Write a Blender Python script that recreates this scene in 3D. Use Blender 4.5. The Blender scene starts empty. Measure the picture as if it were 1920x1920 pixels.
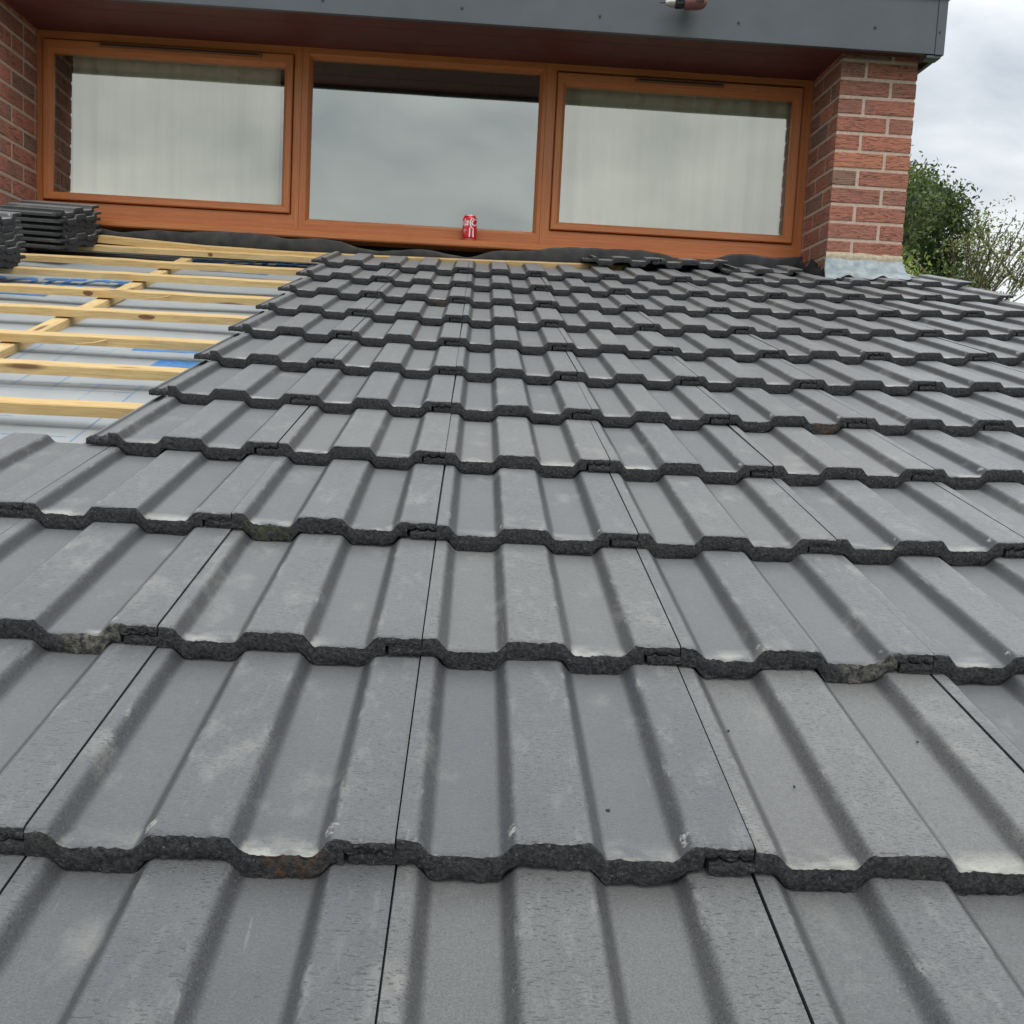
import bpy, bmesh, math, random
import numpy as np
from mathutils import Vector, Matrix, Euler

# ------------------------------------------------------------------ camera, sky, sun, exposure
S = bpy.context.scene
COL = S.collection
R3 = [[0.997976, -0.038667, 0.050494], [0.04613, -0.10645, -0.993247], [0.043781, 0.993566, -0.104451]]
cam_d = bpy.data.cameras.new("camera")
cam = bpy.data.objects.new("camera", cam_d)
COL.objects.link(cam)
cam_d.sensor_width = 36.0
cam_d.lens = 1862.0 / 1920.0 * 36.0
cam_d.clip_start = 0.02
cam_d.clip_end = 2000.0
rx, ry, rz = Vector(R3[0]), Vector(R3[1]), Vector(R3[2])
mw = Matrix((rx, -ry, -rz)).transposed().to_4x4()
mw.translation = Vector((0.045921, -0.448543, 0.45017))
cam.matrix_world = mw
S.camera = cam

SUN_ELEV, SUN_AZ = math.radians(58), math.radians(162)      # azimuth clockwise from +y
sun_dir = Vector((math.sin(SUN_AZ) * math.cos(SUN_ELEV), math.cos(SUN_AZ) * math.cos(SUN_ELEV), math.sin(SUN_ELEV)))
W = bpy.data.worlds.new("World")
S.world = W
W.use_nodes = True
nt = W.node_tree
nt.nodes.clear()
def N(tree, kind, **kw):
    n = tree.nodes.new(kind)
    for k, v in kw.items():
        if k.startswith("i_"):
            n.inputs[k[2:].replace("_", " ")].default_value = v
        else:
            setattr(n, k, v)
    return n
wo = N(nt, "ShaderNodeOutputWorld")
sky = N(nt, "ShaderNodeTexSky", sky_type="NISHITA", sun_disc=False)
sky.sun_elevation = SUN_ELEV
sky.sun_rotation = SUN_AZ
bg_sky = N(nt, "ShaderNodeBackground", i_Strength=0.10)
nt.links.new(sky.outputs[0], bg_sky.inputs[0])
tc = N(nt, "ShaderNodeTexCoord")
mp = N(nt, "ShaderNodeMapping")
mp.inputs["Scale"].default_value = (1.0, 1.0, 2.2)
mp.inputs["Location"].default_value = (3.1, 0.4, 0.55)
nt.links.new(tc.outputs["Generated"], mp.inputs[0])
no = N(nt, "ShaderNodeTexNoise")
no.inputs["Scale"].default_value = 3.4
no.inputs["Detail"].default_value = 7
no.inputs["Roughness"].default_value = 0.52
no.inputs["Distortion"].default_value = 0.25
nt.links.new(mp.outputs[0], no.inputs["Vector"])
cr = N(nt, "ShaderNodeValToRGB")
cr.color_ramp.elements[0].position = 0.33
cr.color_ramp.elements[0].color = (0.50, 0.54, 0.585, 1)
cr.color_ramp.elements[1].position = 0.66
cr.color_ramp.elements[1].color = (1.04, 1.06, 1.06, 1)
nt.links.new(no.outputs["Fac"], cr.inputs[0])
sep = N(nt, "ShaderNodeSeparateXYZ")
nt.links.new(tc.outputs["Generated"], sep.inputs[0])
zen = N(nt, "ShaderNodeMapRange")           # an overcast sky is brighter overhead
zen.inputs["From Min"].default_value = 0.0
zen.inputs["From Max"].default_value = 1.0
zen.inputs["To Min"].default_value = 0.92
zen.inputs["To Max"].default_value = 2.3
nt.links.new(sep.outputs["Z"], zen.inputs["Value"])
bg_cloud = N(nt, "ShaderNodeBackground")
nt.links.new(cr.outputs[0], bg_cloud.inputs[0])
nt.links.new(zen.outputs[0], bg_cloud.inputs[1])
mx = N(nt, "ShaderNodeMixShader")
mx.inputs[0].default_value = 0.86           # cloud cover
nt.links.new(bg_sky.outputs[0], mx.inputs[1])
nt.links.new(bg_cloud.outputs[0], mx.inputs[2])
nt.links.new(mx.outputs[0], wo.inputs[0])

sl = bpy.data.lights.new("sun", "SUN")
sl.energy = 1.5
sl.angle = math.radians(30)
sl.color = (1.0, 0.96, 0.9)
sun = bpy.data.objects.new("sun", sl)
COL.objects.link(sun)
sun.rotation_euler = (-sun_dir).to_track_quat("-Z", "Y").to_euler()
S.view_settings.view_transform = "Standard"
S.view_settings.look = "None"
S.view_settings.gamma = 1.0
S.view_settings.use_curve_mapping = False
S.view_settings.exposure = 0.0

# ------------------------------------------------------------------ roof coordinates
TH = 0.267629
GA = 0.34943
CV = 0.3
EN = Vector((0, -math.sin(TH), math.cos(TH)))
ES = Vector((0, math.cos(TH), math.sin(TH)))
CD = (0.025109, -0.008918, -0.056095, 0.0207, 0.010361, 0.051451, 0.024683, -0.03693)
def sag(u, v):                                # the old roof is not quite flat
    U, V = max(-0.65, min(2.2, u)) / 1.5, max(-0.4, min(4.6, v)) / 3.8
    b = (U*U, U*V, V*V, U*U*V, U*V*V, V**3, U**3, U**3*V)
    return sum(x*y for x, y in zip(b, CD))
def rp(u, v, w=0.0):
    return Vector((u, 0, 0)) + ES*v + EN*(w + sag(u, v))
XP, YP, ZP = 1.5561, 3.9291, 1.2513           # brick pier: left front edge, a bed joint
YW = 4.284                                    # plane of the window

rng = random.Random(7)
nrg = np.random.default_rng(5)

# ------------------------------------------------------------------ helpers
def link(o, parent=None):
    COL.objects.link(o)
    if parent is not None:
        o.parent = parent
    return o
def tag(o, label=None, cat=None, group=None, kind=None):
    if label: o["label"] = label
    if cat: o["category"] = cat
    if group: o["group"] = group
    if kind: o["kind"] = kind
    elif label and cat: o["kind"] = "thing"
    return o
def empty(name, loc=(0, 0, 0), label=None, cat=None, group=None):
    o = bpy.data.objects.new(name, None)
    o.empty_display_size = 0.1
    o.location = loc
    link(o)
    return tag(o, label, cat, group)

class MB:
    """collects geometry in world space, then links it as one mesh object"""
    def __init__(s):
        s.v, s.f, s.m, s.sm = [], [], [], []
    def add(s, vs, fs, mat=0, smooth=False):
        b = len(s.v)
        s.v += [tuple(x) for x in vs]
        s.f += [tuple(b + i for i in f) for f in fs]
        s.m += [mat]*len(fs)
        s.sm += [smooth]*len(fs)
    def box(s, a, b, mat=0, bev=0.0, M=None, jit=0.0):
        x0, y0, z0 = a; x1, y1, z1 = b
        if bev <= 0:
            vs = [(x, y, z) for x in (x0, x1) for y in (y0, y1) for z in (z0, z1)]
            fs = [(0, 1, 3, 2), (4, 6, 7, 5), (0, 4, 5, 1), (2, 3, 7, 6), (0, 2, 6, 4), (1, 5, 7, 3)]
        else:
            bm = bmesh.new()
            bmesh.ops.create_cube(bm, size=1)
            for v in bm.verts:
                v.co = Vector(((x0+x1)/2 + v.co.x*(x1-x0), (y0+y1)/2 + v.co.y*(y1-y0), (z0+z1)/2 + v.co.z*(z1-z0)))
            bmesh.ops.bevel(bm, geom=bm.edges[:], offset=bev, segments=2, affect="EDGES", profile=0.6)
            vs = [v.co.copy() for v in bm.verts]
            for i, v in enumerate(bm.verts): v.index = i
            fs = [tuple(v.index for v in f.verts) for f in bm.faces]
            bm.free()
        if jit:
            vs = [Vector(v) + Vector((rng.uniform(-jit, jit), rng.uniform(-jit, jit), rng.uniform(-jit, jit))) for v in vs]
        if M is not None:
            vs = [M @ Vector(v) for v in vs]
        s.add(vs, fs, mat)
    def tube(s, pts, rad, n=10, mat=0, caps=True):
        pts = [Vector(p) for p in pts]
        if not hasattr(rad, "__len__"): rad = [rad]*len(pts)
        rings = []
        up = Vector((0, 0, 1))
        for i, p in enumerate(pts):
            t = (pts[min(i+1, len(pts)-1)] - pts[max(i-1, 0)]).normalized()
            a = t.cross(up if abs(t.dot(up)) < 0.95 else Vector((1, 0, 0))).normalized()
            b = t.cross(a)
            rings.append([p + (a*math.cos(k*2*math.pi/n) + b*math.sin(k*2*math.pi/n))*rad[i] for k in range(n)])
        vs = [v for r in rings for v in r]
        fs = [(i*n+k, i*n+(k+1) % n, (i+1)*n+(k+1) % n, (i+1)*n+k) for i in range(len(pts)-1) for k in range(n)]
        s.add(vs, fs, mat, True)
        if caps:
            s.add(rings[0], [tuple(range(n))], mat)
            s.add(rings[-1], [tuple(range(n-1, -1, -1))], mat)
    def grid(s, P, mat=0, smooth=True):
        nr, nc = len(P), len(P[0])
        s.add([p for r in P for p in r], [(i*nc+j, i*nc+j+1, (i+1)*nc+j+1, (i+1)*nc+j) for i in range(nr-1) for j in range(nc-1)], mat, smooth)
    def build(s, name, mats, parent=None, sharp=None, normals=True):
        me = bpy.data.meshes.new(name)
        me.from_pydata(s.v, [], s.f)
        for m in (mats if isinstance(mats, (list, tuple)) else [mats]): me.materials.append(m)
        me.polygons.foreach_set("material_index", s.m)
        me.polygons.foreach_set("use_smooth", s.sm)
        me.update()
        if normals:
            bm = bmesh.new(); bm.from_mesh(me)
            bmesh.ops.recalc_face_normals(bm, faces=bm.faces)
            bm.to_mesh(me); bm.free()
        if sharp: me.set_sharp_from_angle(angle=math.radians(sharp))
        o = bpy.data.objects.new(name, me)
        link(o)
        if parent is not None:
            o.parent = parent
            o.matrix_parent_inverse = parent.matrix_basis.inverted()
        return o

# ------------------------------------------------------------------ materials
def mat(name):
    m = bpy.data.materials.new(name)
    m.use_nodes = True
    t = m.node_tree
    b = t.nodes["Principled BSDF"]
    return m, t, b
def noise(t, vec, scale, detail=4, rough=0.55, dist=0.0):
    n = N(t, "ShaderNodeTexNoise")
    n.inputs["Scale"].default_value = scale
    n.inputs["Detail"].default_value = detail
    n.inputs["Roughness"].default_value = rough
    n.inputs["Distortion"].default_value = dist
    if vec is not None: t.links.new(vec, n.inputs["Vector"])
    return n.outputs["Fac"]
def ramp(t, fac, stops):
    r = N(t, "ShaderNodeValToRGB")
    while len(r.color_ramp.elements) < len(stops): r.color_ramp.elements.new(0.5)
    for e, (p, c) in zip(r.color_ramp.elements, stops):
        e.position = p
        e.color = (c, c, c, 1) if not hasattr(c, "__len__") else (*c, 1)
    t.links.new(fac, r.inputs[0])
    return r.outputs[0]
def mapping(t, vec, scale=(1, 1, 1), loc=(0, 0, 0)):
    m = N(t, "ShaderNodeMapping")
    m.inputs["Scale"].default_value = scale
    m.inputs["Location"].default_value = loc
    t.links.new(vec, m.inputs[0])
    return m.outputs[0]
def mixc(t, fac, a, b, mode="MIX"):
    m = N(t, "ShaderNodeMix", data_type="RGBA", blend_type=mode)
    for sock, v in ((m.inputs[0], fac), (m.inputs[6], a), (m.inputs[7], b)):
        if isinstance(v, (int, float)): sock.default_value = v
        elif isinstance(v, tuple): sock.default_value = (*v, 1)
        else: t.links.new(v, sock)
    return m.outputs[2]
def math_(t, op, a, b=0.0, clamp=False):
    m = N(t, "ShaderNodeMath", operation=op, use_clamp=clamp)
    for sock, v in ((m.inputs[0], a), (m.inputs[1], b)):
        if isinstance(v, (int, float)): sock.default_value = v
        else: t.links.new(v, sock)
    return m.outputs[0]
def rangef(t, v, a, b, c=0.0, d=1.0):
    m = N(t, "ShaderNodeMapRange")
    for k, x in zip(("From Min", "From Max", "To Min", "To Max"), (a, b, c, d)): m.inputs[k].default_value = x
    t.links.new(v, m.inputs["Value"])
    return m.outputs[0]
def bump(t, b, h, strength=0.3, dist=0.002):
    n = N(t, "ShaderNodeBump")
    n.inputs["Strength"].default_value = strength
    n.inputs["Distance"].default_value = dist
    t.links.new(h, n.inputs["Height"])
    t.links.new(n.outputs[0], b.inputs["Normal"])
def obj_vec(t, rand=True):
    tcn = N(t, "ShaderNodeTexCoord")
    if not rand: return tcn.outputs["Object"], None
    oi = N(t, "ShaderNodeObjectInfo")
    a = N(t, "ShaderNodeVectorMath", operation="MULTIPLY_ADD")
    cmb = N(t, "ShaderNodeCombineXYZ")
    for i in range(3): t.links.new(oi.outputs["Random"], cmb.inputs[i])
    t.links.new(cmb.outputs[0], a.inputs[0])
    a.inputs[1].default_value = (37.0, 91.0, 13.0)
    t.links.new(tcn.outputs["Object"], a.inputs[2])
    return a.outputs[0], oi.outputs["Random"]

# painted face of a concrete tile
def make_tile_top():
    m, t, b = mat("tile_paint")
    vec, rnd = obj_vec(t)
    tcn = N(t, "ShaderNodeTexCoord")
    sx = N(t, "ShaderNodeSeparateXYZ"); t.links.new(tcn.outputs["Object"], sx.inputs[0])
    big = noise(t, mapping(t, vec, (1, 0.55, 1)), 9, 5, 0.6)
    fine = noise(t, vec, 560, 4, 0.65)
    mid = noise(t, vec, 120, 4, 0.6)
    tone = ramp(t, rnd, [(0.0, (0.050, 0.052, 0.056)), (0.5, (0.060, 0.062, 0.065)), (1.0, (0.072, 0.073, 0.073))])
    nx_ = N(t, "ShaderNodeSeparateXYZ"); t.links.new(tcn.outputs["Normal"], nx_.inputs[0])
    flat = rangef(t, math_(t, "ABSOLUTE", nx_.outputs["X"]), 0.70, 0.15)  # flats coloured paler than flanks, standing in for shade on the slopes
    lit_flat_tone = ramp(t, rnd, [(0.0, (0.056, 0.060, 0.067)), (0.45, (0.072, 0.076, 0.081)), (0.75, (0.092, 0.095, 0.095)), (1.0, (0.118, 0.118, 0.111))])
    tone = mixc(t, flat, tone, lit_flat_tone)
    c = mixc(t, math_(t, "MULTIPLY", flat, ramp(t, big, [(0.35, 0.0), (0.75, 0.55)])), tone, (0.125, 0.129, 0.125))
    c = mixc(t, ramp(t, fine, [(0.40, 0.0), (0.62, 0.62)]), c, (0.032, 0.034, 0.037))
    sand = noise(t, mapping(t, vec, (1, 1, 1), (8, 8, 8)), 340, 3, 0.6)
    c = mixc(t, ramp(t, sand, [(0.58, 0.0), (0.70, 0.45)]), c, (0.15, 0.155, 0.152))
    scr = noise(t, mapping(t, vec, (1.6, 0.10, 1.0), (2, 5, 0)), 90, 3, 0.6)
    c = mixc(t, ramp(t, scr, [(0.69, 0.0), (0.74, 0.25)]), c, (0.26, 0.26, 0.245))
    # pale lime bloom: patches, and the worn lip of the pans
    bl = noise(t, mapping(t, vec, (1, 0.6, 1), (5, 2, 0)), 13, 6, 0.62)
    c = mixc(t, ramp(t, bl, [(0.575, 0.0), (0.76, 0.42)]), c, (0.31, 0.31, 0.265))
    lip = math_(t, "MULTIPLY", rangef(t, sx.outputs["Y"], 0.030, 0.003), rangef(t, sx.outputs["Z"], -0.0105, -0.0130))
    lipn = noise(t, mapping(t, vec, (1, 1.5, 1), (1, 7, 0)), 24, 4, 0.5)
    lip = math_(t, "MULTIPLY", lip, rangef(t, lipn, 0.42, 0.62), True)
    lip = math_(t, "MULTIPLY", lip, rangef(t, sx.outputs["X"], 0.004, 0.010))
    lip = math_(t, "MULTIPLY", lip, rangef(t, noise(t, mapping(t, vec, (1, 0.2, 1), (4, 4, 0)), 7, 2, 0.5), 0.36, 0.52))
    c = mixc(t, math_(t, "MULTIPLY", lip, 0.58), c, (0.46, 0.46, 0.40))
    # chalky rubs along the arrises near the nose
    ar = math_(t, "MULTIPLY", rangef(t, sx.outputs["Z"], -0.0045, -0.001), rangef(t, sx.outputs["Z"], 0.0005, -0.0012))
    ar = math_(t, "MULTIPLY", ar, ramp(t, noise(t, mapping(t, vec, (1, 0.35, 1)), 60, 4, 0.6), [(0.55, 0.0), (0.70, 1.0)]))
    c = mixc(t, math_(t, "MULTIPLY", ar, 0.5), c, (0.36, 0.36, 0.34))
    # lime knocks on the corner of each ridge, just above the nose
    for xk in (0.0955, 0.2435):
        dd = N(t, "ShaderNodeVectorMath", operation="DISTANCE"); dd.inputs[1].default_value = (xk, 0.010, -0.004)
        t.links.new(mapping(t, tcn.outputs["Object"], (1, 0.6, 1)), dd.inputs[0])
        kn = math_(t, "ADD", dd.outputs["Value"], math_(t, "MULTIPLY", math_(t, "SUBTRACT", noise(t, vec, 130, 3, 0.6), 0.5), 0.024))
        kn = math_(t, "ADD", kn, math_(t, "MULTIPLY", rnd, 0.011))
        c = mixc(t, rangef(t, kn, 0.0075, 0.0035, 0.0, 0.6), c, (0.47, 0.47, 0.43))
    # dragged pits: short dark ticks across the ridges
    pit = noise(t, mapping(t, vec, (0.36, 1.15, 1.0)), 440, 2, 0.5)
    pm = ramp(t, pit, [(0.585, 0.0), (0.615, 1.0)])
    pm = math_(t, "MULTIPLY", pm, rangef(t, sx.outputs["Z"], -0.012, -0.002, 0.30, 1.0))
    pm = math_(t, "MULTIPLY", pm, ramp(t, noise(t, vec, 22, 3, 0.5), [(0.30, 0.45), (0.55, 1.0)]))
    c = mixc(t, math_(t, "MULTIPLY", pm, 0.85), c, (0.020, 0.020, 0.022))
    # odd crumbs of grit
    grit = noise(t, mapping(t, vec, (1, 1, 1), (3, 3, 3)), 150, 1, 0.3)
    c = mixc(t, ramp(t, grit, [(0.76, 0.0), (0.775, 0.85)]), c, (0.035, 0.035, 0.035))
    t.links.new(c, b.inputs["Base Color"])
    t.links.new(rangef(t, mid, 0.3, 0.7, 0.38, 0.54), b.inputs["Roughness"])
    b.inputs["Specular IOR Level"].default_value = 0.5
    t.links.new(math_(t, "MULTIPLY", flat, 0.40), b.inputs["Sheen Weight"])  # sheen only on the flats, keeping the flanks' painted shade
    b.inputs["Sheen Roughness"].default_value = 0.55
    h = math_(t, "SUBTRACT", math_(t, "ADD", math_(t, "MULTIPLY", fine, 0.35), math_(t, "MULTIPLY", mid, 0.5)), math_(t, "MULTIPLY", pm, 0.9))
    bump(t, b, h, 0.5, 0.0011)
    return m
def make_tile_core():
    m, t, b = mat("tile_core")
    vec, rnd = obj_vec(t)
    a = noise(t, vec, 260, 5, 0.7)
    k = noise(t, vec, 22, 4, 0.6)
    c = ramp(t, a, [(0.30, (0.014, 0.014, 0.016)), (0.5, (0.052, 0.053, 0.057)), (0.76, (0.115, 0.117, 0.120))])
    c = mixc(t, ramp(t, k, [(0.60, 0.0), (0.80, 0.55)]), c, (0.075, 0.068, 0.055))
    sp = noise(t, mapping(t, vec, (1, 1, 1), (9, 1, 4)), 330, 2, 0.5)
    c = mixc(t, ramp(t, sp, [(0.66, 0.0), (0.74, 0.55)]), c, (0.30, 0.29, 0.26))
    t.links.new(c, b.inputs["Base Color"])
    b.inputs["Roughness"].default_value = 0.92
    b.inputs["Specular IOR Level"].default_value = 0.25
    bump(t, b, a, 1.0, 0.0050)
    return m
def make_tile_core_stained(col, scale, lo, xc, xw):
    m = make_tile_core().copy()
    t = m.node_tree; b = t.nodes["Principled BSDF"]
    src = b.inputs["Base Color"].links[0].from_socket
    tcn = N(t, "ShaderNodeTexCoord")
    sx = N(t, "ShaderNodeSeparateXYZ"); t.links.new(tcn.outputs["Object"], sx.inputs[0])
    dx = math_(t, "ABSOLUTE", math_(t, "SUBTRACT", sx.outputs["X"], xc))
    fac = math_(t, "MULTIPLY", ramp(t, noise(t, tcn.outputs["Object"], scale, 5, 0.7), [(lo, 0.0), (lo+0.22, 0.75)]), rangef(t, dx, xw, xw*0.4))
    c = mixc(t, fac, src, col)
    t.links.new(c, b.inputs["Base Color"])
    return m
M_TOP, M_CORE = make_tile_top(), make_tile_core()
M_RUST = make_tile_core_stained((0.150, 0.085, 0.040), 90, 0.42, 0.215, 0.035)
M_MOSS = make_tile_core_stained((0.090, 0.105, 0.048), 80, 0.40, 0.052, 0.045)
M_LIME = make_tile_core_stained((0.34, 0.32, 0.26), 90, 0.42, 0.225, 0.045)

def make_pine():
    m, t, b = mat("sawn_pine")
    vec, rnd = obj_vec(t)
    g = noise(t, mapping(t, vec, (1.2, 26, 26)), 9, 5, 0.6, 0.6)
    base = ramp(t, rnd, [(0.0, (0.66, 0.49, 0.235)), (0.5, (0.62, 0.445, 0.195)), (1.0, (0.70, 0.55, 0.29))])
    c = mixc(t, ramp(t, g, [(0.40, 0.0), (0.70, 0.8)]), base, (0.45, 0.265, 0.10))
    d = noise(t, mapping(t, vec, (2.0, 9, 9), (4, 0, 0)), 5, 4, 0.6)
    c = mixc(t, ramp(t, d, [(0.54, 0.0), (0.72, 0.5)]), c, (0.40, 0.24, 0.10))
    v = N(t, "ShaderNodeTexVoronoi"); v.inputs["Scale"].default_value = 3.0
    t.links.new(mapping(t, vec, (0.85, 4.5, 4.5)), v.inputs["Vector"])
    c = mixc(t, ramp(t, v.outputs["Distance"], [(0.075, 0.85), (0.16, 0.0)]), c, (0.13, 0.055, 0.022))
    t.links.new(c, b.inputs["Base Color"])
    b.inputs["Roughness"].default_value = 0.78
    bump(t, b, g, 0.35, 0.002)
    return m
M_PINE = make_pine()

def make_oak(axis):
    m, t, b = mat("oak_foil")
    tcn = N(t, "ShaderNodeTexCoord")
    sc = {"x": (0.7, 30, 30), "z": (30, 30, 0.7)}[axis]
    g = noise(t, mapping(t, tcn.outputs["Object"], sc), 7, 6, 0.65, 0.4)
    f = noise(t, mapping(t, tcn.outputs["Object"], tuple(s*2.5 for s in sc)), 9, 3, 0.6)
    c = ramp(t, g, [(0.30, (0.36, 0.112, 0.034)), (0.55, (0.48, 0.160, 0.048)), (0.75, (0.55, 0.205, 0.066))])
    c = mixc(t, ramp(t, f, [(0.56, 0.0), (0.72, 0.45)]), c, (0.22, 0.062, 0.020))
    t.links.new(c, b.inputs["Base Color"])
    b.inputs["Roughness"].default_value = 0.42
    bump(t, b, f, 0.12, 0.0006)
    return m
M_OAKX, M_OAKZ = make_oak("x"), make_oak("z")
def simple(name, col, rough=0.6, metal=0.0, nscale=0, namt=0.25, bmp=0.0, spec=0.5):
    m, t, b = mat(name)
    b.inputs["Roughness"].default_value = rough
    b.inputs["Metallic"].default_value = metal
    b.inputs["Specular IOR Level"].default_value = spec
    if nscale:
        tcn = N(t, "ShaderNodeTexCoord")
        f = noise(t, tcn.outputs["Object"], nscale, 5, 0.6)
        c = mixc(t, ramp(t, f, [(0.3, 0.0), (0.7, 1.0)]), tuple(x*(1-namt) for x in col), tuple(min(1, x*(1+namt)) for x in col))
        t.links.new(c, b.inputs["Base Color"])
        if bmp: bump(t, b, f, bmp, 0.002)
    else:
        b.inputs["Base Color"].default_value = (*col, 1)
    return m
M_SOFFIT = simple("soffit_board", (0.115, 0.030, 0.028), 0.55, nscale=14, namt=0.2)
M_FASCIA = simple("fascia_paint", (0.076, 0.086, 0.098), 0.40, nscale=7, namt=0.12, bmp=0.05)
M_TRIM = simple("dark_trim", (0.030, 0.032, 0.036), 0.5)
M_LEADNEW = simple("sheet_lead", (0.036, 0.035, 0.034), 0.5, 0.3, nscale=18, namt=0.5, bmp=0.35)
M_LEADDARK = simple("sheet_lead_dark", (0.030, 0.031, 0.033), 0.45, 0.35, nscale=22, namt=0.5, bmp=0.35)
M_LEADRIM = simple("cut_lead_edge", (0.42, 0.40, 0.38), 0.5, 0.3)
M_BLACK = simple("black_gap", (0.012, 0.011, 0.011), 0.9)
M_SCREW = simple("screw_head", (0.05, 0.052, 0.055), 0.45, 0.6)
M_ROOM = simple("dim_plaster", (0.16, 0.145, 0.125), 0.9)
M_FELT = simple("roof_felt", (0.07, 0.07, 0.072), 0.9, nscale=30)
M_BLUE = simple("blue_print", (0.06, 0.20, 0.46), 0.5, nscale=50, namt=0.25)
M_PALEBLUE = simple("faded_blue_print", (0.20, 0.36, 0.58), 0.5, nscale=50, namt=0.2)
M_BARK = simple("bark", (0.085, 0.068, 0.048), 0.9, nscale=20, namt=0.4)

def make_leadold():
    m, t, b = mat("weathered_lead")
    tcn = N(t, "ShaderNodeTexCoord")
    f = noise(t, tcn.outputs["Object"], 16, 6, 0.65, 0.8)
    c = ramp(t, f, [(0.30, (0.16, 0.20, 0.225)), (0.5, (0.27, 0.315, 0.33)), (0.72, (0.40, 0.44, 0.43))])
    t.links.new(c, b.inputs["Base Color"])
    b.inputs["Roughness"].default_value = 0.6
    bump(t, b, f, 0.3, 0.003)
    return m
M_LEADOLD = make_leadold()
def make_membrane():
    m, t, b = mat("breather_membrane")
    tcn = N(t, "ShaderNodeTexCoord")
    f = noise(t, tcn.outputs["Object"], 5, 5, 0.6)
    c = ramp(t, f, [(0.3, (0.285, 0.312, 0.328)), (0.7, (0.365, 0.388, 0.39))])
    d = noise(t, tcn.outputs["Object"], 75, 2, 0.4)
    c = mixc(t, ramp(t, d, [(0.74, 0.0), (0.77, 0.7)]), c, (0.10, 0.085, 0.06))
    st = noise(t, mapping(t, tcn.outputs["Object"], (2.0, 45, 1)), 4, 3, 0.5)
    c = mixc(t, ramp(t, st, [(0.63, 0.0), (0.69, 0.35)]), c, (0.30, 0.40, 0.55))
    t.links.new(c, b.inputs["Base Color"])
    b.inputs["Roughness"].default_value = 0.55
    bump(t, b, noise(t, tcn.outputs["Object"], 260, 2, 0.5), 0.2, 0.001)
    return m
M_MEMB = make_membrane()
def make_brick():
    m, t, b = mat("rustic_brick")
    at = N(t, "ShaderNodeAttribute", attribute_name="brick_tone")
    tcn = N(t, "ShaderNodeTexCoord")
    o = tcn.outputs["Object"]
    w = noise(t, mapping(t, o, (11, 11, 85)), 1.6, 4, 0.6, 1.8)
    g = noise(t, o, 240, 3, 0.6)
    c = ramp(t, at.outputs["Fac"], [(0.0, (0.27, 0.175, 0.132)), (0.35, (0.40, 0.170, 0.120)), (0.7, (0.49, 0.185, 0.122)), (1.0, (0.62, 0.25, 0.14))])
    c = mixc(t, ramp(t, w, [(0.39, 0.9), (0.46, 0.0)]), c, (0.085, 0.038, 0.032))
    c = mixc(t, rangef(t, g, 0.35, 0.75, 0.0, 0.35), c, (0.36, 0.17, 0.12))
    p = noise(t, o, 11, 4, 0.6)
    c = mixc(t, ramp(t, p, [(0.60, 0.0), (0.75, 0.45)]), c, (0.27, 0.19, 0.15))
    t.links.new(c, b.inputs["Base Color"])
    b.inputs["Roughness"].default_value = 0.9
    bump(t, b, math_(t, "ADD", w, math_(t, "MULTIPLY", g, 0.3)), 1.0, 0.010)
    return m
M_BRICK = make_brick()
M_MORTAR = simple("mortar", (0.49, 0.375, 0.305), 0.95, nscale=120, namt=0.22, bmp=0.5)
M_FLAUNCH = simple("cement_fillet", (0.40, 0.34, 0.245), 0.95, nscale=60, namt=0.25, bmp=0.6)

def make_glass(dust, tint, refl):
    m, t, b = mat("window_glass")
    t.nodes.remove(b)
    out = t.nodes["Material Output"]
    gl = N(t, "ShaderNodeBsdfGlossy"); gl.inputs["Roughness"].default_value = 0.03
    gl.inputs["Color"].default_value = (*tint, 1)
    tr = N(t, "ShaderNodeBsdfTransparent"); tr.inputs["Color"].default_value = (0.84, 0.89, 0.86, 1)
    tcn = N(t, "ShaderNodeTexCoord")
    f = noise(t, tcn.outputs["Object"], 1.6, 2, 0.5)
    bp = N(t, "ShaderNodeBump"); bp.inputs["Strength"].default_value = 0.05; bp.inputs["Distance"].default_value = 0.03
    t.links.new(f, bp.inputs["Height"]); t.links.new(bp.outputs[0], gl.inputs["Normal"])
    # dust and dried rain runs scatter a little light
    df = N(t, "ShaderNodeBsdfDiffuse"); df.inputs["Color"].default_value = (0.42, 0.41, 0.36, 1)
    mxg = N(t, "ShaderNodeMixShader"); mxg.inputs[0].default_value = refl
    t.links.new(tr.outputs[0], mxg.inputs[1]); t.links.new(gl.outputs[0], mxg.inputs[2])
    st = noise(t, mapping(t, tcn.outputs["Object"], (26, 1, 1.3)), 2.0, 4, 0.6)
    mxd = N(t, "ShaderNodeMixShader")
    t.links.new(ramp(t, st, [(0.4, 0.02*dust), (0.75, 0.12*dust)]), mxd.inputs[0])
    t.links.new(mxg.outputs[0], mxd.inputs[1]); t.links.new(df.outputs[0], mxd.inputs[2])
    t.links.new(mxd.outputs[0], out.inputs[0])
    return m
M_GLASS, M_GLASSC = make_glass(0.30, (1.0, 0.98, 0.87), 0.37), make_glass(0.05, (0.97, 1.0, 0.92), 0.40)
def make_curtain():
    m, t, b = mat("net_curtain")
    tcn = N(t, "ShaderNodeTexCoord")
    f = noise(t, mapping(t, tcn.outputs["Object"], (20, 1, 0.6)), 2.4, 4, 0.6)
    t.links.new(ramp(t, f, [(0.2, (0.74, 0.69, 0.57)), (0.8, (0.80, 0.75, 0.63))]), b.inputs["Base Color"])
    b.inputs["Roughness"].default_value = 0.95
    return m
M_CURT = make_curtain()
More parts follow.
